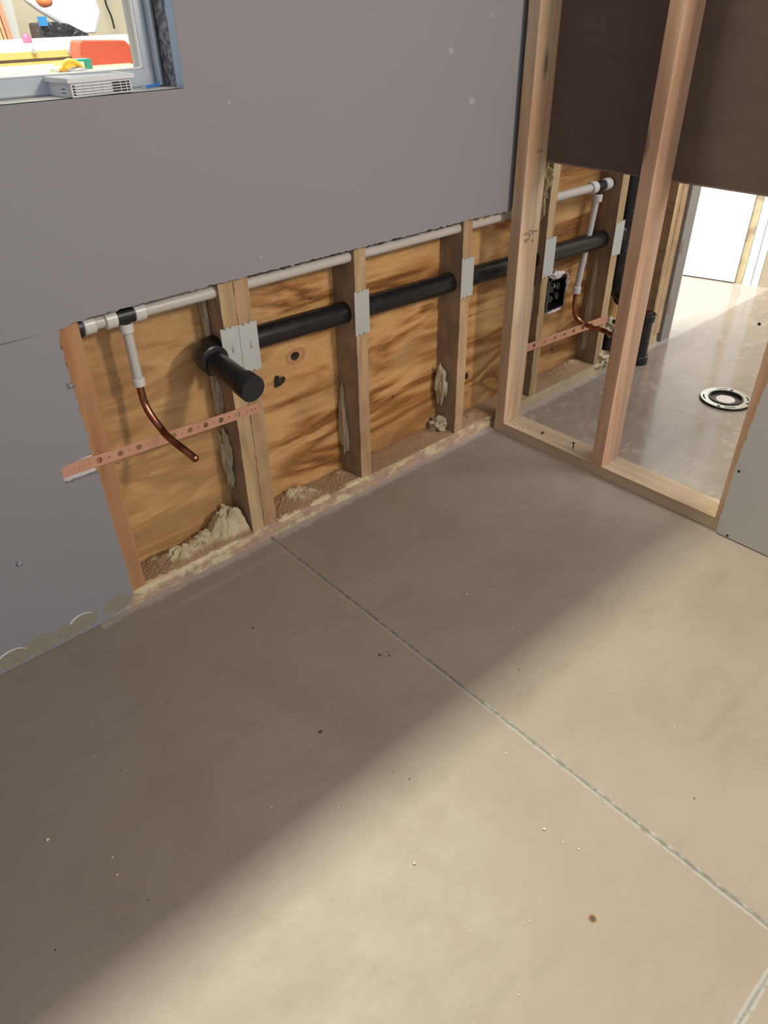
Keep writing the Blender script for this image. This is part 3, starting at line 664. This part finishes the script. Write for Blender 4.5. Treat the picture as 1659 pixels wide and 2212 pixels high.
# foam crust along the front lip of the plate
def crust(label, x0, x1, seed, h=.014):
    bm = bmesh.new(); n = int((x1 - x0) / .002); rows = []
    for i in range(n + 1):
        x = x0 + (x1 - x0) * i / n; e = min(1, i / 8, (n - i) / 8)
        a = (0.5 + 0.9 * mn.noise(Vector((x * 55, seed, 0)))) * e; b = mn.noise(Vector((x * 160, seed, 4))) * .0015 * e
        t = max(0.0006, .0042 * a) + abs(b)
        zt = .039 + .0015 * a; zb = .036 - h * (0.5 + abs(mn.noise(Vector((x * 38, seed, 8)))) * 1.2) * e
        rows.append([bm.verts.new(p) for p in ((x, .012, zt), (x, .002, zt + t * .6), (x, -.0055 - t, .036), (x, -.0062 - t * .8, (zb + .036) / 2), (x, -.0045, zb))])
    for p, q in zip(rows, rows[1:]):
        for k in range(4): bm.faces.new((p[k], p[k + 1], q[k + 1], q[k]))
    return tag(link('foam_crust', bm, M_foam, smooth=True), label, 'foam')
crust('pale foam crust on the plate edge in the left bay', -0.432, -0.13, 1, .024)
crust('foam crust on plate edge just right of the doubled stud', 0.0, 0.075, 2, .018)
crust('oval foam crust on plate edge in middle of second bay', 0.11, 0.185, 3, .014)
crust('thin foam crust on plate edge under the single stud', 0.24, 0.33, 4, .008)

# dusty bare wood block at the lower left where the drywall is cut away
# ------------------------------------------------------------------ screws on partition plate
def screw(label, u, v, lean, h):
    p = at(u, v, 'z', 0.0385); e = empty('screw', label, 'screw', loc=p)
    ax = Vector(lean).normalized()
    lathe('shank', [(0, .0016), (h, .0016)], (0, 0, 0), ax, M_dkst, e, 12)
    lathe('head', [(h, .002), (h + .0015, .0048), (h + .003, .0048), (h + .0035, .003)], (0, 0, 0), ax, M_dkst, e, 6 if h < .005 else 14)
screw('dark squat bolt head in the partition plate near the corner post', 1172, 937, (0, 0, 1), .003)
screw('dark upright screw part driven into the partition plate beside pink post', 1238, 969, (.05, .1, 1), .017)

# ------------------------------------------------------------------ toilet flange
fc_ = Vector((1.643, -0.462, 0)); 
tf = empty('toilet_flange', 'round steel toilet flange ring set in the floor of the next room', 'flange', loc=fc_)
M_st = N('stainless ring', 0.25, 1.0).base((0.55, 0.57, 0.57)).m
R0 = 0.086
loops = [[(R0 * math.cos(t), R0 * math.sin(t)) for t in [2 * math.pi * k / 64 for k in range(64)]], [(.060 * math.cos(t), .060 * math.sin(t)) for t in [-2 * math.pi * k / 48 for k in range(48)]]]
for a0 in (0.4, 1.97, 3.54, 5.11):
    sl = [(.078 * math.cos(a0 + k * .06), .078 * math.sin(a0 + k * .06)) for k in range(9)] + [(.073 * math.cos(a0 + k * .06), .073 * math.sin(a0 + k * .06)) for k in reversed(range(9))]
    loops.append(sl[::-1])
prism('steel_ring', loops, 'xy', .006, .0095, M_st, tf, bev=.0006)
lathe('plastic_flange', [(0.0, .089), (.0055, .088), (.0055, .056), (.004, .053), (-.0005, .051)], (0, 0, .0005), (0, 0, 1), M_absg, tf, 64)
lathe('inner_lip', [(.004, .0600), (.013, .0585), (.013, .054), (.002, .052)], (0, 0, 0), (0, 0, 1), M_absg, tf, 64)
lathe('stuffed_bag', [(.001, .053), (.003, .045), (.005, .02), (.0052, 0)], (0, 0, 0), (0, 0, 1), plain('milky plastic bag', (0.62, 0.53, 0.52), .5, 0, .3, 30, .8), tf, 40)
for a0 in (0.2, 3.3, 4.9):
    lathe('bolt', [(0.009, .005), (.014, .005), (.0145, .003)], (.0755 * math.cos(a0), .0755 * math.sin(a0), 0), (0, 0, 1), M_st, tf, 8)

# ------------------------------------------------------------------ next room beyond
d0 = Vector((2.8402, 0.3986, 0)); d1 = Vector((2.9118, 0.1365, 0)); dd_ = (d1 - d0).normalized(); dn = Vector((-dd_.y, dd_.x, 0))
def slab(name, a, b, z0, z1, t, mat, parent=None):
    bm = bmesh.new(); vs = []
    for p in (a, b, b + dn * t, a + dn * t):
        vs.append([bm.verts.new((p.x, p.y, z0)), bm.verts.new((p.x, p.y, z1))])
    for k in range(4): bm.faces.new((vs[k][0], vs[(k + 1) % 4][0], vs[(k + 1) % 4][1], vs[k][1]))
    bm.faces.new([v[0] for v in vs]); bm.faces.new([v[1] for v in vs][::-1])
    return link(name, bm, mat, parent)
dr = slab('door_1', d0 - dd_ * .62, d1, .006, 2.03, .035, M_white); dr['kind'] = 'structure'
pa = d1 - dd_ * .13
slab('stile', pa - dn * .012, d1 - dn * .012, .006, 2.03, .012, M_white, dr)
slab('lower_rail', d0 - dd_ * .62 - dn * .012, pa - dn * .012, .006, .28, .012, M_white, dr)
slab('threshold_shadow', d0 - dd_ * .6 + dn * .004, d1 + dn * .004, .0, .006, .02, plain('brown sweep', (.25, .2, .14), .8), dr)
jb = slab('trim_1', d1 + dd_ * .002, d1 + dd_ * .034, 0, 2.4, .05, wood('bright raw jamb', (0.62, 0.52, 0.34), (0.45, 0.36, 0.2), dirt=.5)); jb['kind'] = 'structure'
tr = slab('trim_2', d1 + dd_ * .036, d1 + dd_ * .075, 0, 2.4, .02, M_white); tr['kind'] = 'structure'
tr = slab('trim_3', d1 + dd_ * .078, d1 + dd_ * .11, 0, 2.4, .014, M_white); tr['kind'] = 'structure'
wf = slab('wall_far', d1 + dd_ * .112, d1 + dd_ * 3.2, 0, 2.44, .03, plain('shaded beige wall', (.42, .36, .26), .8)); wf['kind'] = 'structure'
wf2 = box('wall_far_side', 2.1, 2.75, 1.25, 1.29, 0, 2.44, M_white); wf2['kind'] = 'structure'

# ------------------------------------------------------------------ shop seen through the window
shw = box('wall_shop', -3.2, 2.9, 5.6, 5.7, 0, 3.4, M_cream); shw['kind'] = 'structure'
# work table
def Zat(u, v, y): return at(u, v, 'y', y)
tb = empty('work_table', 'long white-topped bench across the shop beyond the window', 'table')
ya, yb_ = 2.6, 3.5
zt = Zat(100, 100, ya).z
box('table_top', -1.0, 3.2, ya, yb_, zt - .03, zt, M_white, tb)
pz = Zat(100, 118, ya).z
M_yel = plain('yellow painted steel', (0.72, 0.50, 0.16), .5, 0, .1)
box('front_rail', -1.0, 3.2, ya - .03, ya, Zat(100, 125, ya - .03).z, Zat(100, 110, ya - .03).z, M_yel, tb)
box('apron', -1.0, 3.2, ya - .01, ya + .01, Zat(100, 133, ya).z, Zat(100, 122, ya).z, plain('grey tread', (.36, .35, .33), .7, 0, .3, 60), tb)
box('lower_rail', -1.0, 3.2, ya - .03, ya, Zat(100, 139, ya - .03).z, Zat(100, 132, ya - .03).z, M_yel, tb)
for x in (-.9, 1.1, 3.0): box('leg', x, x + .06, ya + .05, ya + .11, 0, zt - .031, M_yel, tb)
for (u) in (72, 150):
    p = Zat(u, 110, ya - .035); lathe('bolt', [(0, .011), (.006, .01)], p, (0, -1, 0), M_galv, tb, 10)
box('lower_shelf', -1.0, 3.2, 2.2, 3.4, 0.30, 0.33, plain('tan lower shelf', (.48, .36, .20), .8, 0, .2, 6), tb)
# red plastic panel or can
ra = Zat(182, 150, 1.25); rb = Zat(316, 150, 1.25); w_ = rb.x - ra.x; rz1 = Zat(240, 84, 1.25).z; tc = Zat(147, 146, 0.95); k = (Zat(160, 145, .95) - Zat(150, 145, .95)).x / 10; rz0 = tc.z - 16 * k
rp = [(ra.x + .004, rz0), (ra.x - .003, rz1 - .03), (ra.x + .004, rz1 - .006), (ra.x + .012, rz1), (rb.x - w_ * .27, rz1 - .005), (rb.x - w_ * .2, rz1 - .02), (rb.x - w_ * .12, rz1 - .05), (rb.x - w_ * .1, rz0)]
rc_ = empty('red_case', 'coral red plastic case standing just outside the window', 'case')
prism('shell', [rp], 'xz', 1.25, 1.33, plain('coral red plastic', (0.62, 0.10, 0.06), .45, 0, .06), rc_, bev=.004)
box('side_strip', rb.x - w_ * .09, rb.x + .01, 1.26, 1.32, rz0, rz1 - .03, plain('red speckled black', (.30, .03, .05), .5, 0, .9, 90), rc_)
box('groove', ra.x + w_ * .12, rb.x - w_ * .25, 1.2475, 1.251, rz1 - .072, rz1 - .069, M_white, rc_)
# stand under red case and tool
stz = rz0
sb = box('tool_stand', -0.7, 0.45, 0.75, 1.5, stz - .03, stz - .0005, plain('tan stand top', (.5, .38, .22), .8)); tag(sb, 'tan trestle top holding red case and yellow tool outside window', 'stand')
for x in (-.68, .40):
    for y in (.77, 1.45): box('leg', x, x + .04, y, y + .04, 0, stz - .0305, M_yel, sb)
# yellow tool
yt = empty('power_tool', 'yellow and grey hand power tool lying behind the white plastic box', 'power tool')
bm_ = blob('body', (tc.x - .0 * k, .96, tc.z - 2 * k), (29 * k, .03, 14 * k), plain('yellow tool plastic', (0.80, 0.48, 0.04), .4, 0, .05), .12, 1.5, 4, 4, yt)
tube('handle', [(tc.x - 18 * k, .93, tc.z + 4 * k), (tc.x - 5 * k, .925, tc.z + 13 * k), (tc.x + 12 * k, .925, tc.z + 8 * k), (tc.x + 24 * k, .93, tc.z - 2 * k)], 5 * k, plain('yellow tool grip', (0.85, 0.55, 0.06), .4), yt, seg=16)
blob('motor_housing', (tc.x + 12 * k, .935, tc.z - 7 * k), (22 * k, .03, 8.5 * k), plain('grey tool plastic', (.22, .22, .25), .5), .1, 1, 3, 2, yt)
blob('guard', (tc.x - 30 * k, .95, tc.z - 4 * k), (10 * k, .02, 9 * k), M_galv, .1, 1, 3, 7, yt)
tl = empty('teal_box', 'teal and white printed package between yellow tool and red case', 'box')
tp = Zat(178, 138, 1.15); box('package', tp.x - .022, tp.x + .03, 1.15, 1.2, stz, tp.z + .012, plain('teal card', (.02, .33, .30), .5), tl)
box('white_label', tp.x - .022, tp.x + .004, 1.148, 1.1499, tp.z - .04, tp.z + .006, M_white, tl)
# plastic sheeting, lumber, bag, cable
ps = []
P_ = [Zat(u, v, 4.6) for u, v in ((45, -60), (47, 0), (80, 24), (120, 48), (160, 73), (205, 71), (214, 30), (205, 5), (195, -60))]
sh = prism('plastic_sheet', [[(p.x, p.z) for p in P_]], 'xz', 4.55, 4.62, plain('milky sheeting', (.74, .77, .83), .35, 0, .06, 3, .2), bev=.02); tag(sh, 'large milky plastic sheet draped at the back of shop', 'sheeting')
bgp = [Zat(u, v, 4.4) for u, v in ((60, 78), (60, 50), (90, 46), (120, 50), (165, 72), (165, 80))]
bgm = N('shiny black bag', .25); bgm.base((.03, .03, .04)); bgm.bump(bgm.noise(scale=14, detail=3, dist=1), 1, .05)
rbg = tag(prism('rubbish_bag', [[(p.x, p.z if i in (1, 2, 3, 4) else 0.0) for i, p in enumerate(bgp)]], 'xz', 4.2, 4.4, bgm.m, bev=.02), 'crinkled black rubbish bag behind the white bench', 'bag')
q = Zat(90, 48, 4.19); tag(box('blue_clip', q.x - .02, q.x + .03, 4.17, 4.2, q.z - .02, q.z + .03, plain('blue plastic', (.03, .25, .62), .4), rbg), 'small blue clip')
q = Zat(95, 2, 4.3); tag(blob('orange_float', (q.x, 4.3, q.z), (.05, .04, .035), plain('orange plastic', (.72, .22, .08), .4), .1, 1, 3), 'orange rounded object hanging high in front of sheeting', 'float')
q = Zat(61, 96, 3.0); tag(blob('pink_cone', (q.x, 3.0, zt + .012), (.022, .02, .03), plain('pink plastic', (.75, .10, .2), .4), .1, 1, 3, clip=[(2, zt, 9)]), 'small pink lump on the white bench top', 'lump')
lum = [plain('red-edged plank', (.60, .30, .18), .7), plain('yellow plank', (.72, .50, .27), .7), plain('orange plank', (.66, .40, .2), .7)]
for i, (u0, u1) in enumerate(((24, 31), (32, 38), (39, 45), (46, 57))):
    a, b = Zat(u0, 78, 4.5 + .03 * i), Zat(u1, 78, 4.5 + .03 * i)
    bm = bmesh.new(); sh_ = -.10
    vs = [bm.verts.new(p) for p in ((a.x, 4.5 + .03 * i, 0), (b.x, 4.5 + .03 * i, 0), (b.x + sh_, 4.9, 2.3), (a.x + sh_, 4.9, 2.3), (a.x, 4.56 + .03 * i, 0), (b.x, 4.56 + .03 * i, 0), (b.x + sh_, 4.96, 2.3), (a.x + sh_, 4.96, 2.3))]
    for f in ((0, 1, 2, 3), (7, 6, 5, 4), (0, 4, 5, 1), (1, 5, 6, 2), (2, 6, 7, 3), (3, 7, 4, 0)): bm.faces.new([vs[j] for j in f])
    tag(link('plank', bm, lum[i % 3]), ('leftmost red-edged plank leaning at back of shop beside the white board', 'yellow plank second from left among the leaning shop planks', 'orange plank second from right among the leaning shop planks', 'rightmost wide plank leaning at back of shop beside milky sheet')[i], 'plank', 'planks leaning in the shop')
q0 = Zat(0, 78, 5.1); q1 = Zat(24, 0, 5.1)
tag(box('drywall_offcut', q0.x - .3, q1.x, 5.1, 5.13, 0, q1.z + .1, M_white), 'white board leaning left of the planks in the shop', 'board')
tag(tube('cable', [Zat(u, v, 5.5) for u, v in ((222, -40), (228, 5), (240, 35), (247, 62))], .008, M_dark, seg=8), 'dark cable hanging down the cream shop wall', 'cable')
tag(blob('clutter_bag', (Zat(25, 150, 2.3).x, 2.5, .391), (.14, .1, .06), plain('grey clutter', (.18, .17, .2), .6, 0, .6, 25), .5, 2, 4), 'dark jumble on the low shelf at left under bench', 'bag')

# ------------------------------------------------------------------ things on the sill
zs = 1.0817
A_ = at(158, 213, 'z', zs); B_ = at(288, 199, 'z', zs); C_ = at(102, 196, 'z', zs)
ux = (B_ - A_); wx = ux.length; ux.normalize(); uy = Vector((-ux.y, ux.x, 0))
dep_ = 0.078
hh = 0.030
vb = empty('vented_box', 'white slotted plastic control box lying on the window sill', 'box', loc=A_)
vb.rotation_euler = (0, 0, math.atan2(ux.y, ux.x))
bm = bmesh.new(); bbox(bm, 0, wx, 0, dep_, 0.0, hh * .72)
link('body', bm, M_wp, vb, bev=.002)
lid = prism('lid', [[(-.006, -.004), (wx + .006, -.004), (wx + .006, dep_ + .005), (-.006, dep_ + .005)], [(wx * .30, .012), (wx * .30, dep_ - .006), (wx * .93, dep_ - .006), (wx * .93, .012)]], 'xy', hh * .72, hh, M_wp, vb, bev=.0015)
bm = bmesh.new(); bbox(bm, wx * .29, wx * .94, .010, dep_ - .004, hh * .70, hh - .002); link('recess_floor', bm, M_wp, lid)
M_slot = plain('slot shadow plastic', (.16, .16, .18), .6)
for r_ in range(4):
    z = hh * (.12 + .14 * r_)
    for cidx in range(4):
        xa = wx * (.06 + .148 * cidx)
        box('slot', xa, xa + wx * .14, -.0006, .0004, z, z + .0009, M_slot, vb)
        box('slot', xa + wx * .139, xa + wx * .144, -.0006, .0004, z, z + hh * .075, M_slot, vb)
    for xa, xb2 in ((.665, .80), (.815, .90), (.915, .965), (.025, .06)): box('open_slot', wx * xa, wx * xb2, -.0007, .0004, z, z + hh * .085, M_dark, vb)
for z in (.006, .012): box('side_slot', -.0006, .0004, .020, .032, z, z + .0012, M_dark, vb)
bp_ = at(322, 188, 'z', zs + .004); e_ = at(340, 183, 'z', zs + .004); s_ = at(312, 189, 'z', zs + .004)
bl = empty('blue_wall_plug', 'small blue plastic plug lying in the corner of window sill', 'plug')
tube('shaft', [s_, e_], .0026, plain('blue plug plastic', (.04, .18, .62), .4), bl, seg=12, sub=1)
lathe('flange', [(0, .0035), (.003, .0036)], e_, (e_ - s_).normalized(), plain('light blue plug plastic', (.10, .30, .75), .4), bl, 12)
lathe('washer', [(0, .0034), (.0025, .0034)], s_, (s_ - e_).normalized(), M_galv, bl, 12)

# ------------------------------------------------------------------ crumbs on the floor
M_crumb = plain('pale crumb', (.66, .56, .40), .8); M_dcr = plain('dark crumb', (.05, .03, .022), .5)
def crumb(u, v, r, seed, mat, label, grp, name='crumb'):
    p = at(u, v, 'z', 0.0); o = blob(name, (p.x, p.y, r * .55), (r, r * .8, r * .6), mat, .5, 2, 2, seed, clip=[(2, 0.0002, 1)])
    return tag(o, label, 'crumb', grp)
crumb(693, 1582, .0038, 1, M_dcr, 'single round dark seed-like crumb on the shaded brown floor', None)
crumb(1175, 1792, .0030, 2, M_crumb, 'largest cream foam crumb on the bright floor left of the long joint', None)
crumb(103, 1815, .0032, 3, M_crumb, 'oval cream crumb alone on dark floor at the left', None)
crumb(895, 1866, .0030, 4, M_crumb, 'short toothed wood sliver on the bright floor centre', None, 'wood_sliver')
for i, (u, v) in enumerate(((1108, 1357), (1107, 1378), (1022, 967), (955, 1783), (730, 1745), (1005, 2063 - 60), (1131, 1996), (1370, 1380), (1340, 1348), (1457, 1570), (1322, 1422), (733, 1560), (586, 1745), (1250, 1835), (1143, 2011 - 20), (205, 1633), (243, 1852), (253, 1890), (478, 1186 + 60), (702, 1193), (795, 1248), (958, 1250), (1008, 1285), (860, 1175), (1395, 1478), (1550, 1500), (1215, 1820), (1093, 1628), (1120, 2150), (1180, 1455))):
    crumb(u, v, random.uniform(.0012, .0021), 10 + i, M_crumb, 'tiny pale crumb scattered on the smooth floor', 'pale crumbs on the floor')
for i, (u, v) in enumerate(((1122, 1447), (1123, 1503), (885, 1683), (849, 1666), (657, 1432), (712, 1350), (1500, 1725), (1012, 1222), (998, 1295), (360, 1521), (262, 1665), (320, 1945), (120, 2052))):
    crumb(u, v, random.uniform(.0010, .0016), 60 + i, M_dcr, 'tiny dark speck of dirt on the smooth floor', 'dark specks on the floor')
for i, (x, y, r) in enumerate(((.90, -.10, .0035), (.905, -.13, .003), (.915, -.145, .0022), (.93, -.11, .0022), (.955, -.29, .002))):
    tag(blob('crumb', (x, y, .0385 + r * .4), (r, r, r * .6), M_crumb, .5, 2, 2, 90 + i, clip=[(2, .0384, 1)]), 'small pale crumb lying on the partition plate by the corner post', 'crumb', 'crumbs on the partition plate')
